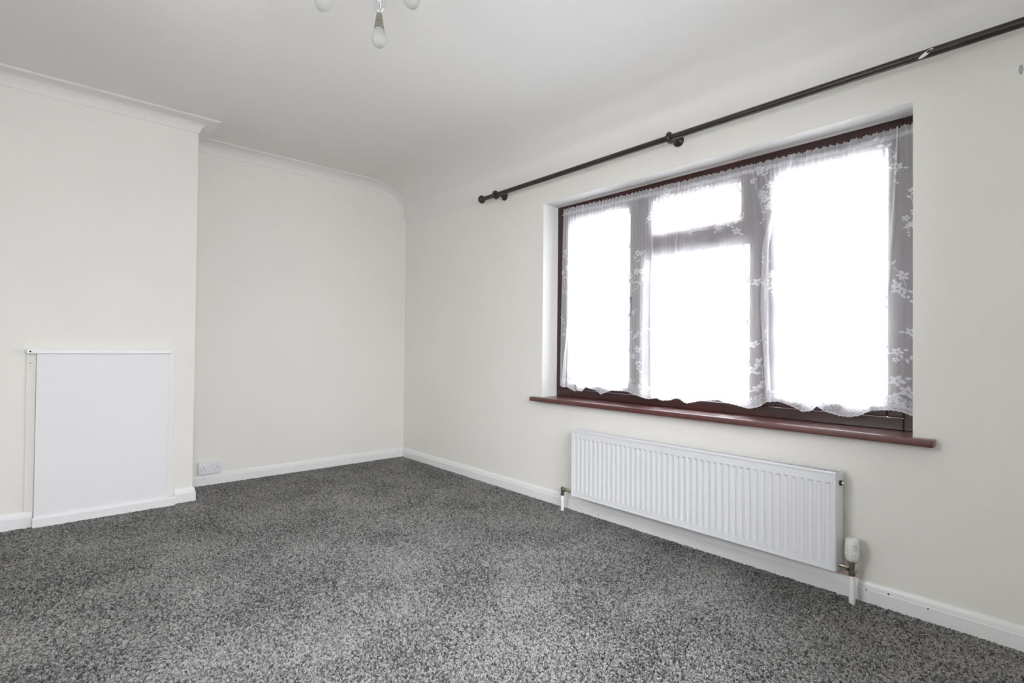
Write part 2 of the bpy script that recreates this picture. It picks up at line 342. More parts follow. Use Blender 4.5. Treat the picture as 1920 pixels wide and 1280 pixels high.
# tufts come from one shared mesh held inside the node group
def pile():
    me = bpy.data.meshes.new('carpet_pile')
    poly = [(-.016, -.016), (-1.772, -.016), (-1.772, -.392), (-2.95, -.392), (XL+.016, -.016), (XL+.016, -3.6), (-2.75, -3.95), (-2.3, -4.25), (-.6, -4.83), (-.016, -4.83)]
    bm = bmesh.new(); vs = [bm.verts.new((x, y, .0005)) for x, y in poly]; bm.faces.new(vs[::-1])
    bmesh.ops.triangulate(bm, faces=bm.faces); bm.normal_update()
    for f in bm.faces:
        if f.normal.z < 0: f.normal_flip()
    bm.to_mesh(me); bm.free(); me.materials.append(M_pile)
    o = bpy.data.objects.new('carpet_pile', me); C.objects.link(o); o.parent = floor; o['kind'] = 'stuff'
    o['label'] = 'flecked grey twist pile'
    src = bpy.data.objects.new('tuft', tuft_me)      # not linked to the scene
    g = bpy.data.node_groups.new('pile', 'GeometryNodeTree')
    g.interface.new_socket('Geometry', in_out='INPUT', socket_type='NodeSocketGeometry')
    g.interface.new_socket('Geometry', in_out='OUTPUT', socket_type='NodeSocketGeometry')
    N = g.nodes.new; L = g.links.new
    gi = N('NodeGroupInput'); go = N('NodeGroupOutput')
    dp = N('GeometryNodeDistributePointsOnFaces'); dp.distribute_method = 'RANDOM'; dp.inputs['Density'].default_value = 46000
    oi = N('GeometryNodeObjectInfo'); oi.inputs['Object'].default_value = src
    ip = N('GeometryNodeInstanceOnPoints')
    rr = N('FunctionNodeRandomValue'); rr.data_type = 'FLOAT_VECTOR'; rr.inputs[0].default_value = (-.3, -.3, 0); rr.inputs[1].default_value = (.3, .3, 6.283)
    rs = N('FunctionNodeRandomValue'); rs.data_type = 'FLOAT'; rs.inputs[2].default_value = .8; rs.inputs[3].default_value = 1.35; rs.inputs['Seed'].default_value = 3
    L(gi.outputs[0], dp.inputs['Mesh']); L(dp.outputs['Points'], ip.inputs['Points']); L(oi.outputs['Geometry'], ip.inputs['Instance'])
    L(rr.outputs[0], ip.inputs['Rotation']); L(rs.outputs[1], ip.inputs['Scale'])
    # tone: fine fleck noise plus broad pile-shading patches
    ps = N('GeometryNodeInputPosition')
    n1 = N('ShaderNodeTexNoise'); n1.inputs['Scale'].default_value = 225; n1.inputs['Detail'].default_value = 1
    n2 = N('ShaderNodeTexNoise'); n2.inputs['Scale'].default_value = 2.6; n2.inputs['Detail'].default_value = 3
    L(ps.outputs[0], n1.inputs['Vector']); L(ps.outputs[0], n2.inputs['Vector'])
    a = N('ShaderNodeMapRange'); a.inputs[1].default_value = .36; a.inputs[2].default_value = .64; L(n1.outputs[0], a.inputs[0])
    b = N('ShaderNodeMapRange'); b.inputs[1].default_value = .3; b.inputs[2].default_value = .7; b.inputs[3].default_value = -.19; b.inputs[4].default_value = .15; L(n2.outputs[0], b.inputs[0])
    r1 = N('FunctionNodeRandomValue'); r1.data_type = 'FLOAT'; r1.inputs[2].default_value = -.25; r1.inputs[3].default_value = .25; r1.inputs['Seed'].default_value = 9
    s = N('ShaderNodeMath'); L(a.outputs[0], s.inputs[0]); L(b.outputs[0], s.inputs[1])
    s2 = N('ShaderNodeMath'); L(s.outputs[0], s2.inputs[0]); L(r1.outputs[1], s2.inputs[1])
    st = N('GeometryNodeStoreNamedAttribute'); st.data_type = 'FLOAT'; st.domain = 'INSTANCE'; st.inputs['Name'].default_value = 'tone'
    # capture on the points, before instancing, so the position is the tuft's own
    cap = N('GeometryNodeStoreNamedAttribute'); cap.data_type = 'FLOAT'; cap.domain = 'POINT'; cap.inputs['Name'].default_value = 'tone'
    L(dp.outputs['Points'], cap.inputs['Geometry']); L(s2.outputs[0], cap.inputs['Value'])
    L(cap.outputs[0], ip.inputs['Points'])
    g.nodes.remove(st)
    L(ip.outputs[0], go.inputs[0])
    md = o.modifiers.new('pile', 'NODES'); md.node_group = g
    return o
pile()

# ------------------------------------------------------------------ window 1
FX0, FX1 = .145, .21
win = bpy.data.objects.new('window_1', None); C.objects.link(win); win.location = (.16, -2.85, .70); struct(win)
SZ = .699     # sill top
def rails(bm, y0, y1, z0, z1, wy0, wy1, wz0, wz1, x0, x1, bev=.004):
    """rectangular frame; w* = widths at low y, high y, bottom, top"""
    box(bm, x0, x1, y0, y0+wy0, z0, z1, bev); box(bm, x0, x1, y1-wy1, y1, z0, z1, bev)
    box(bm, x0, x1, y0+wy0, y1-wy1, z0, z0+wz0, bev); box(bm, x0, x1, y0+wy0, y1-wy1, z1-wz1, z1, bev)
    return bm
obj('outer_frame', rails(bmesh.new(), WY0, WY1+.002, SZ, WZ1, .058, .058, .052, .05, FX0, FX1), M_wood, win)
obj('mullion', BX(FX0, FX1, -2.557, -2.497, .75, 1.966, bev=.004), M_wood, win)
obj('mullion', BX(FX0, FX1, -3.240, -3.178, .75, 1.966, bev=.004), M_wood, win)
obj('transom', BX(FX0, FX1, -3.179, -2.556, 1.592, 1.648, bev=.004), M_wood, win)
def lattice(y0, y1, z0, z1, par):
    bm = bmesh.new(); py, pz = .135, .215; x0, x1, hw = .1795, .1835, .0042
    cy, cz = (y0+y1)/2, (z0+z1)/2
    for sgn in (1, -1):
        for k in range(-14, 15):
            # line: (z-cz)/pz = sgn*(y-cy)/py + k
            pts = []
            for y in (y0, y1):
                z = cz+pz*(sgn*(y-cy)/py+k)
                if z0 <= z <= z1: pts.append((y, z))
            for z in (z0, z1):
                y = cy+py*((z-cz)/pz-k)*sgn
                if y0 < y < y1: pts.append((y, z))
            if len(pts) < 2: continue
            (ya, za), (yb, zb) = pts[0], pts[-1]
            d = Vector((0, yb-ya, zb-za)); 
            if d.length < .01: continue
            d.normalize(); nn = Vector((0, -d.z, d.y))*hw
            v = [bm.verts.new((x, *(Vector((0, yy, zz))+s*nn).yz)) for x in (x0, x1) for (yy, zz) in ((ya, za), (yb, zb)) for s in (1, -1)]
            for q in ((0, 1, 3, 2), (4, 6, 7, 5), (0, 4, 5, 1), (2, 3, 7, 6), (0, 2, 6, 4), (1, 5, 7, 3)): bm.faces.new([v[i] for i in q])
    o = obj('lead_lattice', bm, M_lead, par); return o
def sash(y0, y1, z0, z1, wy0, wy1, wz0, wz1, name='sash', x0=.135, x1=.195):
    s = obj(name, rails(bmesh.new(), y0, y1, z0, z1, wy0, wy1, wz0, wz1, x0, x1, .006), M_wood, win)
    g = (y0+wy0, y1-wy1, z0+wz0, z1-wz1)
    obj('pane', BX(.1838, .1878, g[0]-.004, g[1]+.004, g[2]-.004, g[3]+.004), M_glass, s)
    lattice(*g, s); return s
s1 = sash(-2.505, -1.885, .753, 1.962, .064, .090, .045, .062)
s2 = sash(-3.181, -2.553, 1.640, 1.962, .056, .067, .068, .062)
s3 = sash(-3.179, -2.556, .753, 1.594, .014, .026, .022, .018, 'fixed_light', .15)
s4 = sash(-3.815, -3.230, .753, 1.962, .058, .072, .050, .062)
def handle(p, d, par, m):
    """espagnolette handle: base plate, neck and lever along d"""
    p = Vector(p); d = Vector(d)
    bm = bmesh.new(); a = p-d*.025; b = p+d*.025; s = Vector((0, d.z, d.y))*.009
    lo = [min(a[i], b[i])-abs(s[i]) for i in range(3)]; hi_ = [max(a[i], b[i])+abs(s[i]) for i in range(3)]
    box(bm, p.x-.006, p.x, lo[1], hi_[1], lo[2], hi_[2], .003)
    tube(bm, [p+Vector((-.004, 0, 0)), p+Vector((-.022, 0, 0)), p+Vector((-.028, 0, 0))+d*.006, p+Vector((-.030, 0, 0))+d*.03, p+Vector((-.030, 0, 0))+d*.115], [.006, .006, .006, .006, .005], 10)
    return obj('handle', bm, m, par, smooth=True, angle=40)
handle((.135, -2.470, 1.345), (0, 0, -1), s1, M_handle)
handle((.135, -2.86, 1.672), (0, -1, 0), s2, M_chrome)
handle((.135, -3.263, 1.36), (0, 0, -1), s4, M_plastic)
# sill board
bm = BX(-.052, .205, -3.868, WY1, SZ-.028, SZ, bev=0)
sill = bmesh.new(); box(sill, -.055, -.0005, -3.942, -1.762, SZ-.028, SZ, .0045, 3); box(sill, -.012, .2, WY0+.001, WY1-.001, SZ-.018, SZ, 0)
bm.free()
sl = obj('window_sill', sill, M_sill, win, smooth=True, angle=40)

# ------------------------------------------------------------------ net curtain
net = thing('net_curtain', 'sheer white net curtain with embroidered sprays and scalloped lace hem in window', 'curtain', (.11, -2.85, .75))
from math import erf
# hem line read as (y, z)
HEM = [(-1.885, .781), (-1.97, .768), (-2.014, .746), (-2.06, .755), (-2.10, .752), (-2.138, .784), (-2.19, .768), (-2.239, .741), (-2.30, .762), (-2.352, .776),
       (-2.43, .773), (-2.52, .758), (-2.602, .742), (-2.66, .752), (-2.70, .742), (-2.74, .745), (-2.78, .763), (-2.856, .739), (-2.92, .756), (-3.02, .768), (-3.10, .757), (-3.19, .740), (-3.23, .752),
       (-3.268, .781), (-3.32, .785), (-3.379, .772), (-3.433, .748), (-3.48, .758), (-3.50, .780), (-3.53, .757), (-3.58, .743), (-3.63, .745), (-3.665, .754), (-3.70, .776), (-3.739, .783), (-3.78, .789), (-3.813, .786), (-3.858, .768)]
HY = np.array([-a for a, b in HEM]); HZ = np.array([b for a, b in HEM])
TOPZ = [(-1.885, 1.984), (-2.2, 1.977), (-2.54, 1.972), (-3.17, 1.966), (-3.6, 1.960), (-3.858, 1.968)]
TY = np.array([-a for a, b in TOPZ]); TZ = np.array([b for a, b in TOPZ])
# folds: (centre along the sheet at v=0 top .. v=1 bottom, width, strength, depth); s runs along the sheet
def lerp(p, v): return float(np.interp(v, [a for a, _ in p], [b for _, b in p]))
FOLDS = [([(0, 2.10), (.5, 2.02), (1, 1.975)], [(0, .012), (.3, .022), (1, .022)], 2.4, .010),
         ([(0, 2.60), (1, 2.62)], [(0, .010), (.2, .016), (1, .018)], 2.2, .009),
         ([(0, 2.80), (1, 2.78)], [(0, .008), (.3, .020), (.5, .012), (1, .010)], 1.9, .008),
         ([(0, 3.16), (.3, 3.21), (1, 3.22)], [(0, .008), (.3, .012), (1, .012)], 1.8, .008),
         ([(0, 3.37), (.15, 3.325), (.35, 3.272), (.6, 3.262), (1, 3.285)], [(0, .018), (.3, .030), (1, .022)], 2.3, .012),
         ([(0, 3.62), (1, 3.52)], [(0, .009), (1, .013)], 1.8, .007),
         ([(0, 3.79), (.5, 3.76), (1, 3.70)], [(0, .010), (1, .014)], 2.0, .007)]
NS, NV = 900, 56
S = np.linspace(0, 1, NS)
def row(v):
    """positions of one horizontal row of the net, v = 0 at the heading, 1 at the hem: arrays (-y, dx)"""
    # work in y' = -y (metres, 1.885 .. 3.858)
    yl = 1.913-.027*v; yr = 3.858
    s = yl+S*(yr-yl); y = s.copy(); dx = np.zeros(NS)
    for cpts, wpts, a, dep in FOLDS:
        c = lerp(cpts, v); wd = lerp(wpts, v); t = (s-c)/wd
        e = np.array([erf(q) for q in t])
        y = y-a*wd*.886*e*np.exp(-((s-c)/.30)**2)
        dx = dx+dep*1.3*t*np.exp(-t*t/2)
    g = math.exp(-(v/.10)**2)
    dx += (.0032*g+.0006)*np.sin(s*2*math.pi/.021+1.5*np.sin(s*23))+.0012*g*np.sin(s*2*math.pi/.0083)
    y += .0016*g*np.sin(s*2*math.pi/.021*.97)
    b = .0035+.011*v
    dx += b*(np.sin(s*2*math.pi/.185+.6*np.sin(s*5)+v*.5)+.45*np.sin(s*2*math.pi/.083+1.1*np.sin(s*9)))
    dx = dx*(1-.35*g)
    y = yl+(y-y[0])*(yr-yl)/(y[-1]-y[0])
    return y, dx
NX = .106
Vv = np.concatenate([np.linspace(0, .12, 16), np.linspace(.12, 1, NV-16+1)[1:]])
ROWS = [row(v) for v in Vv]
def zmap(yp, v):
    zt = np.interp(yp, TY, TZ); zb = np.interp(yp, HY, HZ)
    return zt+(zb-zt)*v
def grid(nx_off, vs, rows, zfun, name, m, par, smooth=True):
    me = bpy.data.meshes.new(name); nv = len(vs)
    co = np.zeros((nv, NS, 3))
    for i, (v, (y, dx)) in enumerate(zip(vs, rows)):
        co[i, :, 0] = NX+dx+nx_off; co[i, :, 1] = -y; co[i, :, 2] = zfun(y, v)
    idx = np.arange(nv*NS).reshape(nv, NS)
    q = np.stack([idx[:-1, :-1], idx[1:, :-1], idx[1:, 1:], idx[:-1, 1:]], -1).reshape(-1, 4)
    me.from_pydata(co.reshape(-1, 3).tolist(), [], q.tolist()); me.materials.append(m)
    me.polygons.foreach_set('use_smooth', [True]*len(me.polygons)); me.update()
    o = bpy.data.objects.new(name, me); C.objects.link(o); o.parent = par; o.matrix_parent_inverse = Matrix.Translation(-par.location)
    return o
ruf = .004*np.sin(S*1.95*2*math.pi/.027+2*np.sin(S*60))+.003*np.sin(S*1.95*2*math.pi/.0109+1.3*np.sin(S*41))
scal = .0025*np.abs(np.sin(S*2.2*math.pi/.017))
def z_net(y, v): return zmap(y, v)+(ruf if v == 0 else 0)-scal*v**20
grid(0, Vv, ROWS, z_net, 'net_fabric', M_net, net)
# heading tape: the stitched wire pocket just under the ruffle
tv = [.020, .028, .036]
grid(-.0015, tv, [row(v) for v in tv], lambda y, v: zmap(y, v)+.002*np.sin(S*1.95*2*math.pi/.06), 'heading_tape', M_tape, net)
# lace border along the hem, and its corded edge
lv = [.955, .965, .975, .985, 1.0]
grid(-.0014, lv, [row(v) for v in lv], lambda y, v: zmap(y, v)-scal*(v > .99)+.004*np.abs(np.sin(S*2.2*math.pi/.10))*(v < .96), 'lace_border', M_lace, net)
ev = [.9945, 1.0008]
grid(-.0018, ev, [row(v) for v in ev], lambda y, v: zmap(y, v)-scal, 'scalloped_edge', M_edge, net)

def surf_at(si, v):
    """point on the net for sheet coordinate index si (float 0..NS-1) and v"""
    i = np.clip(np.searchsorted(Vv, v)-1, 0, len(Vv)-2); f = (v-Vv[i])/(Vv[i+1]-Vv[i])
    j = int(np.clip(math.floor(si), 0, NS-2)); g = min(max(si-j, 0), 1)
    def at(r): y, dx = ROWS[r]; return (y[j]*(1-g)+y[j+1]*g, dx[j]*(1-g)+dx[j+1]*g)
    a, b = at(i), at(i+1); yp = a[0]*(1-f)+b[0]*f; dx = a[1]*(1-f)+b[1]*f
    return Vector((NX+dx-.0016, -yp, float(zmap(yp, v))))
HH = 1.21
def spray(y, z, scale=1, flip=1, kind=0, ang=0):
    yp = -y; v = (float(np.interp(yp, TY, TZ))-z)/(float(np.interp(yp, TY, TZ))-float(np.interp(yp, HY, HZ)))
    r = ROWS[int(np.argmin(np.abs(Vv-v)))][0]; c = int(np.argmin(np.abs(r-yp)))
    ds = (3.858-1.9)/(NS-1)
    bm = bmesh.new(); ca, sa = math.cos(ang), math.sin(ang)
    def P(a, b):   # local metres: a across (+ = towards camera side), b up
        a, b = a*ca-b*sa, a*sa+b*ca
        return bm.verts.new(surf_at(c+a*scale*flip/ds, min(max(v-b*scale/HH, .015), .992)))
    def leaf(a, b, th, l, wd):
        dx_, dy_ = math.cos(th), math.sin(th)
        o_ = [(0, 0), (.35, .5), (.7, .42), (1, 0), (.7, -.42), (.35, -.5)]
        bm.faces.new([P(a+l*t*dx_-wd*s_*dy_, b+l*t*dy_+wd*s_*dx_) for t, s_ in o_])
    def flower(a, b, n, l):
        for k in range(n): leaf(a+.002*math.cos(k), b+.002*math.sin(k), 2*math.pi*k/n+.3, l, l*.62)
    def stem(pts):
        for p, q in zip(pts, pts[1:]):
            d = Vector((q[0]-p[0], q[1]-p[1])).normalized(); nx, ny = -d.y*.0009, d.x*.0009
            bm.faces.new([P(p[0]+nx, p[1]+ny), P(p[0]-nx, p[1]-ny), P(q[0]-nx, q[1]-ny), P(q[0]+nx, q[1]+ny)])
    if kind == 0:      # long spray
        st = [(.0, -.075), (.008, -.05), (.012, -.02), (.006, .012), (-.004, .04), (-.006, .07)]; stem(st)
        flower(.014, -.018, 5, .017); flower(-.012, -.045, 5, .014)
        for a, b, th in ((.002, .03, .5), (-.004, .042, 2.5), (-.006, .055, .7), (-.006, .066, 2.2), (-.006, .07, 1.5), (.004, -.068, -.6), (.002, -.066, -2.3)):
            leaf(a, b, th, .019, .009)
        for b in (-.085, -.1, -.112): leaf(.003*math.sin(b*90), b, -1.2, .010, .008)
    elif kind == 1:    # single flower with two leaves
        flower(0, 0, 5, .017); leaf(.012, .012, .9, .018, .008); leaf(-.012, -.01, 3.6, .018, .008)
    else:              # leafy twig
        stem([(-.03, -.02), (-.012, -.006), (.01, .004), (.032, .018)])
        for a, b, th in ((-.02, -.012, 1.9), (-.008, -.004, -1.0), (.004, .002, 1.7), (.016, .008, -.7), (.03, .017, .6), (.022, .012, 2.0)):
            leaf(a, b, th, .019, .009)
        flower(-.034, -.024, 5, .012)
    o = obj('embroidered_spray', bm, M_emb, net); return o
SPR = [(-1.935, 1.60, 1, 1, 0), (-1.915, 1.42, .8, -1, 2), (-1.93, 1.17, .8, 1, 0), (-2.02, .92, .9, 1, 0),
       (-2.16, 1.30, 1, 1, 0), (-2.33, 1.62, 1, -1, 0), (-2.36, 1.05, 1, 1, 0), (-2.22, .87, .8, 1, 1), (-2.28, 1.88, .8, 1, 2),
       (-2.50, 1.52, 1, 1, 0), (-2.585, 1.50, 1, -1, 0), (-2.545, 1.60, .8, 1, 1), (-2.49, 1.25, .8, 1, 1),
       (-2.50, 1.05, 1.1, 1, 0), (-2.62, 1.03, 1.1, -1, 0), (-2.56, 1.13, .9, 1, 2), (-2.47, .84, .9, 1, 1), (-2.55, .86, .9, 1, 0), (-2.65, .83, .9, -1, 1), (-2.60, .80, .8, 1, 1),
       (-2.60, 1.80, .9, 1, 1), (-2.68, 1.90, .9, 1, 2), (-2.74, 1.86, 1, 1, 0), (-2.93, 1.91, .9, -1, 2), (-2.80, 1.36, 1, 1, 0), (-2.98, 1.15, 1, -1, 0), (-2.82, .90, 1, 1, 0),
       (-3.02, 1.68, .9, 1, 1), (-3.08, 1.69, .9, 1, 2), (-3.12, 1.64, .9, -1, 1), (-3.06, 1.74, .8, 1, 2), (-3.14, 1.70, .8, 1, 1),
       (-3.26, 1.86, 1, 1, 0), (-3.285, 1.79, 1, -1, 0), (-3.24, 1.81, .9, 1, 1), (-3.30, 1.73, .9, 1, 2), (-3.22, 1.90, .9, 1, 2),
       (-3.27, 1.42, 1, 1, 0), (-3.225, 1.37, 1, 1, 1), (-3.30, 1.35, .9, -1, 2), (-3.10, 1.20, 1, 1, 0),
       (-3.21, 1.06, .9, 1, 1), (-3.28, 1.04, 1, 1, 0), (-3.20, .93, 1, 1, 1), (-3.26, .90, 1.1, -1, 0), (-3.22, .84, .9, 1, 1), (-3.29, .82, .9, 1, 1), (-3.10, .86, .9, 1, 0),
       (-3.45, 1.70, 1, 1, 0), (-3.60, 1.40, 1, -1, 0), (-3.44, 1.15, 1, 1, 0), (-3.58, .95, 1, 1, 0), (-3.42, .86, .9, 1, 1),
       (-3.775, 1.86, 1, 1, 0), (-3.80, 1.80, .9, -1, 1), (-3.845, 1.62, .8, 1, 0), (-3.85, 1.55, .8, 1, 1), (-3.79, 1.36, 1, 1, 0), (-3.80, 1.29, 1.1, -1, 1),
       (-3.845, 1.11, .9, 1, 1), (-3.80, 1.03, .9, 1, 1), (-3.84, 1.0, .8, 1, 2), (-3.80, .91, 1.2, 1, 1), (-3.835, .865, 1.2, 1, 1), (-3.79, .84, 1, 1, 1), (-3.70, .87, .9, 1, 0), (-3.81, .81, 1, -1, 1)]
for i, (y, z, s_, f_, k_) in enumerate(SPR): spray(y, z, s_*1.22, f_, k_, random.uniform(-.5, .5))
# curtain wire through the heading, with its two end hooks
wire = thing('curtain_wire', 'thin white curtain wire threaded through net heading along frame top', 'wire', (.112, -2.85, 1.945))
bm = bmesh.new(); tube(bm, [(.116, y, float(zmap(-y, .03))) for y in np.linspace(-3.862, -1.89, 20)], .0018, 8); obj('wire', bm, M_plastic, wire, smooth=True)
for y, s_ in ((-3.860, 1), (-1.892, -1)):
    zz = float(zmap(-y, .03)); obj('end_hook', tube(bmesh.new(), [(.116, y, zz), (.124, y+.004*s_, zz+.002), (.14, y+.004*s_, zz)], .002, 8), M_chrome, wire, smooth=True)

# ------------------------------------------------------------------ curtain pole
PX, PZ, PR = -.09, 2.146, .0158
pole = thing('curtain_pole', 'long dark wooden curtain pole with ball finials mounted above window', 'curtain pole', (PX, -2.85, PZ))
def pz(y): return PZ+.004*math.sin((y+1.4)*.7)
ysp = np.linspace(-4.42, -1.295, 24)
obj('rod', tube(bmesh.new(), [(PX, y, PZ) for y in np.linspace(-4.42, -3.93, 8)], PR+.0008, 24), M_pole, pole, smooth=True, angle=40)
obj('rod', tube(bmesh.new(), [(PX, y, PZ) for y in np.linspace(-3.95, -1.295, 24)], PR, 24), M_pole, pole, smooth=True, angle=40)
ball = [(0, .012), (.006, .017), (.010, .013), (.016, .014), (.022, .024), (.032, .0305), (.042, .0325), (.052, .029), (.060, .021), (.066, .010), (.068, .002)]
obj('finial', lathe(bmesh.new(), (PX, -1.300, PZ), (0, 1, 0), [(a*.95, b*.95) for a, b in ball]), M_pole, pole, smooth=True, angle=45)
obj('finial', lathe(bmesh.new(), (PX, -4.415, PZ), (0, -1, 0), ball), M_pole, pole, smooth=True, angle=45)
for y in (-1.425, -2.85, -4.28):
    br = obj('bracket', lathe(bmesh.new(), (0, y, PZ+.006), (-1, 0, 0), [(0, .030), (.006, .031), (.012, .028), (.018, .020), (.026, .0125), (.05, .011), (.068, .013), (.075, .017)]), M_pole, pole, smooth=True, angle=45)
    obj('ring_holder', lathe(bmesh.new(), (PX, y-.011, PZ), (0, 1, 0), [(0, .017), (.001, .025), (.006, .0305), (.011, .032), (.016, .0305), (.021, .025), (.022, .017)]), M_pole, br, smooth=True, angle=45)
# chip of bare white showing where the two lengths of pole meet
bm = bmesh.new(); n = 10
sh = [(-.020, -.95), (-.012, -.50), (-.002, -.10), (.012, .38), (.020, .48), (.024, .30), (.018, -.15), (.010, -.55), (-.002, -.90), (-.012, -1.05)]
# pts: (offset along pole, angle about it; 0 = facing the room)
vs = [bm.verts.new((PX-(PR+.0016)*math.cos(a*1.0), -3.925-d_*1.1, PZ+(PR+.0016)*math.sin(a*1.0))) for d_, a in sh]
bm.faces.new(vs); bmesh.ops.triangulate(bm, faces=bm.faces); o = obj('paint_chip', bm, M_chip, pole); o['label'] = 'small white chip'

# ------------------------------------------------------------------ radiator
RY0, RY1, RZ0, RZ1, RX = -3.636, -2.196, .127, .532, -.108
rad = thing('radiator', 'wide white ribbed panel radiator on wall below window', 'radiator', (-.06, (RY0+RY1)/2, RZ0))
def flute_panel():
    bm = bmesh.new(); pitch = (RY1-RY0-.03)/43
    ys = [RY0, RY0+.006]; dep = [0, 1]; y = RY0+.018
    Y = [(RY0, 0), (RY0+.012, 0)]
    for k in range(43):
        a = RY0+.015+k*pitch; Y += [(a+pitch*.16, 0), (a+pitch*.30, 1), (a+pitch*.70, 1), (a+pitch*.84, 0)]
    Y += [(RY1-.012, 0), (RY1, 0)]
    Zs = [(RZ0, 0), (RZ0+.006, 0), (RZ0+.034, 0), (RZ0+.046, 1), (RZ1-.052, 1), (RZ1-.044, 0), (RZ1-.008, 0), (RZ1, 0)]
    V = [[bm.verts.new((RX+.0042*a*b, y_, z_)) for z_, b in Zs] for y_, a in Y]
    for i in range(len(Y)-1):
        for j in range(len(Zs)-1): bm.faces.new((V[i][j], V[i][j+1], V[i+1][j+1], V[i+1][j]))
    ext = [e for e in bm.edges if e.is_boundary]
    r = bmesh.ops.extrude_edge_only(bm, edges=ext); bmesh.ops.translate(bm, vec=(.014, 0, 0), verts=[v for v in r['geom'] if isinstance(v, bmesh.types.BMVert)])
    bmesh.ops.recalc_face_normals(bm, faces=bm.faces)
    return bm
obj('front_panel', flute_panel(), M_rad, rad, smooth=True, angle=25)
bm = BX(-.034, -.026, RY0+.006, RY1-.006, RZ0+.004, RZ1-.008, bev=.002); obj('rear_panel', bm, M_rad, rad)
# raised margin bead of the front panel
bm = bmesh.new()
for a in ((RY0+.001, RY0+.010, RZ0+.001, RZ1-.001), (RY1-.010, RY1-.001, RZ0+.001, RZ1-.001)): box(bm, RX-.003, RX+.002, *a, bev=.0015)
for a in ((RZ0+.001, RZ0+.009), (RZ1-.010, RZ1-.001)): box(bm, RX-.003, RX+.002, RY0+.010, RY1-.010, *a, bev=.0015)
obj('edge_bead', bm, M_rad, rad)
# convector fins between the panels
bm = bmesh.new(); k = RY0+.03
while k < RY1-.03:
    box(bm, -.094, -.034, k, k+.0012, RZ0+.04, RZ1-.04); k += .024
obj('convector_fins', bm, M_rad, rad)['kind'] = 'stuff'
# top grille with slots
bm = bmesh.new(); gx0, gx1 = RX+.013, -.022
box(bm, gx0, gx0+.005, RY0+.01, RY1-.01, RZ1-.010, RZ1-.004, .001); box(bm, gx1-.007, gx1, RY0+.01, RY1-.01, RZ1-.010, RZ1-.004, .001)
k = RY0+.012
while k < RY1-.02:
    box(bm, gx0+.004, gx1-.004, k, k+.0036, RZ1-.009, RZ1-.0048); k += .0125
obj('top_grille', bm, M_rad, rad)
for y in (RY0-.001, RY1-.002): obj('side_cover', BX(RX+.004, -.020, y, y+.003, RZ0+.002, RZ1, bev=.001), M_rad, rad)
for y in (RY0+.25, RY1-.25): obj('wall_bracket', BX(-.027, -.0005, y, y+.03, RZ0+.05, RZ1-.06, bev=.002), M_rad, rad)
bm = bmesh.new(); tube(bm, [(-.062, RY0+.01, RZ1-.048), (-.062, RY0-.010, RZ1-.048)], .011, 6); bv = obj('bleed_valve', bm, M_dark, rad)
obj('bleed_cap', tube(bmesh.new(), [(-.062, RY0-.010, RZ1-.048), (-.062, RY0-.017, RZ1-.048)], .0085, 14), M_brass, bv, smooth=True, angle=40)
# faint maker's sticker, blank
o = obj('sticker', BX(RX-.0010, RX+.0002, -2.60, -2.558, RZ0+.0135, RZ0+.024), mat('pale_blue_sticker', (.68, .78, .86), .5), rad); o['label'] = 'tiny pale blue sticker'

# thermostatic valve (right) and lockshield valve (left)
tv_ = thing('thermostatic_valve', 'white thermostatic valve with numbered dial and pipe at radiator right end', 'radiator valve', (-.07, -3.683, 0))
TX, TY_ = -.07, -3.684
obj('pipe_sleeve', lathe(bmesh.new(), (TX, TY_, 0), (0, 0, 1), [(0, .0115), (.118, .0115), (.121, .010)], 18), M_gloss, tv_, smooth=True, angle=40)
obj('valve_body', lathe(bmesh.new(), (TX, TY_, .118), (0, 0, 1), [(0, .0125), (.004, .0145), (.018, .0145), (.020, .011), (.030, .011), (.044, .0125), (.050, .0125), (.052, .016), (.060, .016), (.062, .012)], 12), M_nickel, tv_, smooth=True, angle=35)
obj('coupling_nut', tube(bmesh.new(), [(TX, TY_+.008, .146), (TX+.002, TY_+.020, .146)], .0115, 6), M_nickel, tv_)
obj('tail_piece', tube(bmesh.new(), [(TX, TY_+.018, .146), (TX+.004, TY_+.034, .147), (TX+.004, RY0-.0015, .147)], [.0085, .0085, .010], 12), M_brass, tv_, smooth=True, angle=40)
hd = obj('thermostatic_head', lathe(bmesh.new(), (TX, TY_, .176), (0, 0, 1), [(0, .015), (.004, .0195), (.016, .0245), (.022, .0262), (.036, .0262), (.0375, .0250), (.085, .0238), (.090, .0225), (.0925, .0180), (.0928, .001)], 32), M_trv, tv_, smooth=True, angle=35)
for k in range(18):      # grip ribs
    a = 2*math.pi*k/18
    c_, s_ = math.cos(a), math.sin(a)
    obj('grip_rib', tube(bmesh.new(), [(TX+.0246*c_, TY_+.0246*s_, .216), (TX+.0240*c_, TY_+.0240*s_, .252)], .0014, 5), M_trv, hd)
for a in (-2.95, -2.45, -1.95, -3.5, -1.45):   # dial marks
    c_, s_ = math.cos(a), math.sin(a)
    obj('dial_mark', lathe(bmesh.new(), (TX+.0258*c_, TY_+.0258*s_, .204), (c_, s_, 0), [(0, .0024), (.0008, .0022)], 8), M_grey, hd)
c_, s_ = math.cos(-2.45), math.sin(-2.45)
for z_ in (.228, .236, .244): 
    o = obj('dial_line', BX(-.0006, .0006, -.006, .006, -.0012, .0012), M_grey, hd); o.matrix_parent_inverse = Matrix.Identity(4)
    o.matrix_local = Matrix.Translation((TX+.0245*c_, TY_+.0245*s_, z_)) @ Matrix.Rotation(-2.45, 4, 'Z')
lk = thing('lockshield_valve', 'small tarnished metal valve on white pipe at radiator left end', 'radiator valve', (-.07, -2.09, 0))
LX, LY = -.07, -2.0905
obj('pipe_sleeve', lathe(bmesh.new(), (LX, LY, 0), (0, 0, 1), [(0, .0105), (.100, .0105), (.102, .009)], 18), M_gloss, lk, smooth=True, angle=40)
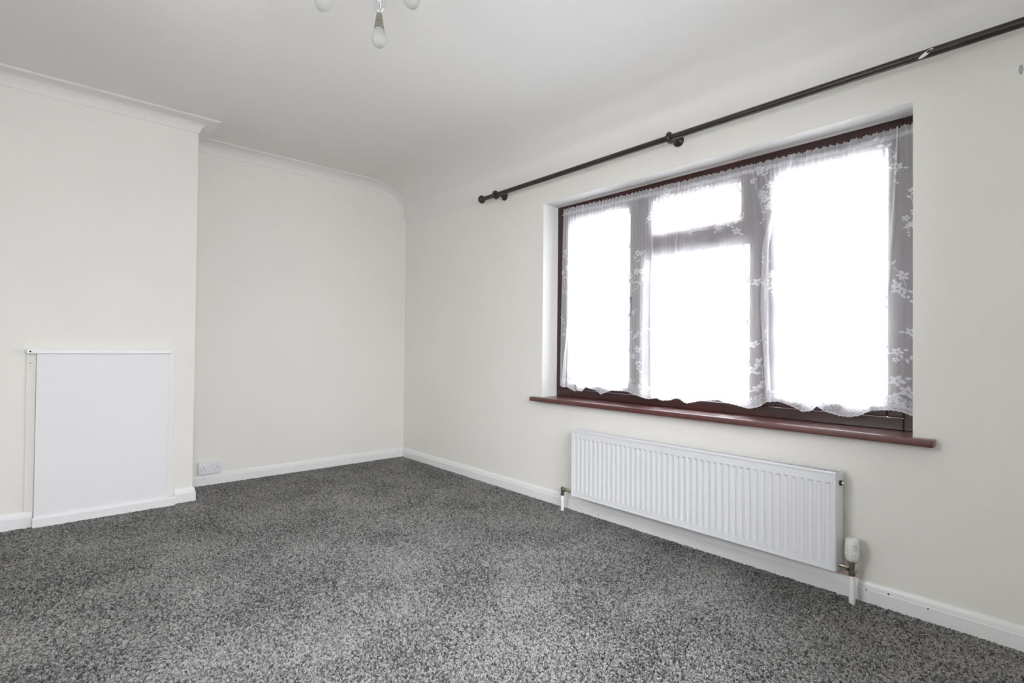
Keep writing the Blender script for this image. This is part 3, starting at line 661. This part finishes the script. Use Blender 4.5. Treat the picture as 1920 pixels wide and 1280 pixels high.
obj('valve_body', lathe(bmesh.new(), (LX, LY, .100), (0, 0, 1), [(0, .011), (.003, .013), (.016, .013), (.018, .010), (.034, .0105), (.040, .012), (.052, .012), (.054, .009)], 10), M_nickel, lk, smooth=True, angle=35)
obj('coupling_nut', tube(bmesh.new(), [(LX, LY-.006, .140), (LX, LY-.030, .140)], .0125, 6), M_nickel, lk)
obj('tail_piece', tube(bmesh.new(), [(LX, LY-.028, .140), (LX, -2.1945, .141)], [.008, .010], 12), M_brass, lk, smooth=True, angle=40)

# ------------------------------------------------------------------ double socket
sk = thing('double_socket', 'white double wall socket in alcove, mounted just above baseboard', 'socket', (-1.6135, 0, .083))
SX0, SX1, SZ0, SZ1 = -1.690, -1.537, .0895, .174
obj('back_box', BX(SX0+.003, SX1-.003, -.028, 0, SZ0+.003, SZ1-.003, bev=.003), mat('pattress_plastic', (.66, .65, .60), .5), sk)
fp = obj('face_plate', BX(SX0, SX1, -.036, -.026, SZ0, SZ1, bev=.0035, seg=3), M_plastic, sk, smooth=True, angle=40)
mid = (SX0+SX1)/2; zc = (SZ0+SZ1)/2
for gx in (-1, 1):
    cx = mid+gx*.043
    obj('pin_slot', BX(cx-.002, cx+.002, -.0364, -.0355, zc+.004, zc+.012), M_dark, fp)
    for d in (-.011, .011): obj('pin_slot', BX(cx+d-.003, cx+d+.003, -.0364, -.0355, zc-.014, zc-.0105), M_dark, fp)
    obj('rocker_switch', BX(mid+gx*.012-.006, mid+gx*.012+.006, -.0395, -.0355, zc+.010, zc+.030, bev=.001), M_plastic, fp)
    obj('screw_cap', lathe(bmesh.new(), (mid+gx*.0625, -.0355, zc-.002), (0, -1, 0), [(0, .0036), (.0012, .0032)], 12), M_grey, fp)

# ------------------------------------------------------------------ boarded fireplace
fc = thing('fireplace_cover', 'flat white board boxing in the fireplace on chimney breast', 'panel', (-2.23, CHY, 0))
obj('board', BX(-2.5615, -1.934, -.410, CHY-.0004, .055, .975, bev=.002), M_board, fc)
pl = obj('plinth', sweep(bmesh.new(), [(0, 0), (.046, 0), (.046, .052), (.042, .060), (.0, .060)], [((-2.566, CHY-.0004, 0), (0, -1, 0), Z), ((-1.892, CHY-.0004, 0), (0, -1, 0), Z)]), M_gloss, fc)
obj('top_batten', BX(-2.603, -1.931, -.424, CHY-.0004, .972, .997, bev=.003), M_gloss, fc)
b_ = obj('side_batten', BX(-2.603, -2.5625, -.386, CHY-.0004, .095, .971, bev=.002), M_wall, fc)
obj('side_batten', BX(-1.933, -1.909, -.400, CHY-.0004, .060, .972, bev=.003), M_gloss, fc)
for z_ , r_ in ((.972, .0052), (.918, .003)): nail((-2.588, -.386 if z_ < .95 else -.424, z_ if z_ < .95 else .984), (0, -1, 0), r_, b_, 'screw_hole')
nail((-1.845, CHY, .925), (0, -1, 0), .002, wall_chimney, 'nail_head', M_chip)

# ------------------------------------------------------------------ ceiling light
cup = Vector((-1.5890, -2.5054, 2.2559))        # bottom rim of the lowest metal cup
lx, ly = cup.x, cup.y
lamp = thing('ceiling_light', 'chrome wire ceiling light with frosted bulbs hanging at top edge', 'ceiling light', (lx, ly, CZ))
obj('ceiling_rose', lathe(bmesh.new(), (lx, ly, CZ), (0, 0, -1), [(0, .055), (.012, .055), (.022, .045), (.028, .012)], 32), M_chrome, lamp, smooth=True, angle=40)
obj('stem', tube(bmesh.new(), [(lx, ly, CZ-.02), (lx, ly, cup.z+.085)], .004, 10), M_chrome, lamp, smooth=True)
obj('hub', lathe(bmesh.new(), (lx, ly, cup.z+.16), (0, 0, -1), [(0, .006), (.006, .016), (.018, .02), (.030, .016), (.036, .006)], 20), M_chrome, lamp, smooth=True, angle=50)
def cup_bulb(p, ax):
    p = Vector(p); ax = Vector(ax).normalized()
    c = obj('lamp_cup', lathe(bmesh.new(), p-ax*.060, ax, [(0, .006), (.002, .0105), (.030, .0150), (.0305, .0156), (.034, .0158), (.0345, .0152), (.058, .0192), (.060, .0192), (.0595, .0175)], 24), M_nickel, lamp, smooth=True, angle=30)
    obj('bulb', lathe(bmesh.new(), p-ax*.004, ax, [(0, .015), (.008, .0190), (.022, .0262), (.038, .0300), (.052, .0285), (.066, .0215), (.074, .012), (.078, .001)], 28), M_frost, c, smooth=True)
    return c
cup_bulb(cup, (0, 0, -1))
# wire loop joining the lowest cup to the hub
def loop(c, rx, rz, dirv, n=28, r=.0017, tilt=0):
    d = Vector(dirv).normalized(); pts = []
    for k in range(n+1):
        a = 2*math.pi*k/n; pts.append(Vector(c)+d*(rx*math.sin(a))+Vector((0, 0, -rz*math.cos(a)))+d.cross(Vector((0, 0, 1)))*tilt*math.sin(a))
    return obj('wire_loop', tube(bmesh.new(), pts, r, 8, cap=False), M_chrome, lamp, smooth=True)
loop((lx, ly, cup.z+.110), .022, .050, (.745, -.667, 0), tilt=.4*.02)
loop((lx, ly, cup.z+.115), .010, .052, (-.667, -.745, 0), tilt=.01)
ex = Vector((0.7448, -0.6673, 0)); ey = Vector((0.6672, 0.7448, 0))
for (da, db, dz) in ((-.205, .01, .143), (.105, .01, .157), (.13, -.16, .15), (-.07, -.19, .15)):
    dv = (ex*da+ey*db); ln = dv.length; dv.normalize()
    tip = Vector((lx, ly, cup.z+dz))+dv*ln
    ax = (dv*.45+Vector((0, 0, -1))).normalized()
    base = tip-ax*.060
    hub = Vector((lx, ly, cup.z+.135))
    pts = [hub]
    for t in np.linspace(.12, 1, 14):
        pts.append(hub.lerp(base, float(t))+Vector((0, 0, -.028*math.sin(math.pi*t)*1.2))+dv.cross(Vector((0, 0, 1)))*.018*math.sin(2*math.pi*t))
    obj('wire_arm', tube(bmesh.new(), pts, .0019, 8), M_chrome, lamp, smooth=True)
    loop(hub.lerp(base, .55)+Vector((0, 0, -.012)), .022, .022, dv)
    c_ = obj('lamp_cup', lathe(bmesh.new(), base, ax, [(0, .006), (.002, .0105), (.030, .015), (.034, .0158), (.058, .019), (.060, .019)], 24), M_nickel, lamp, smooth=True, angle=30)
    obj('bulb', lathe(bmesh.new(), tip-ax*.006, ax, [(0, .015), (.008, .0185), (.022, .0275), (.040, .0325), (.056, .0300), (.070, .0215), (.078, .011), (.081, .001)], 28), M_frost, c_, smooth=True)
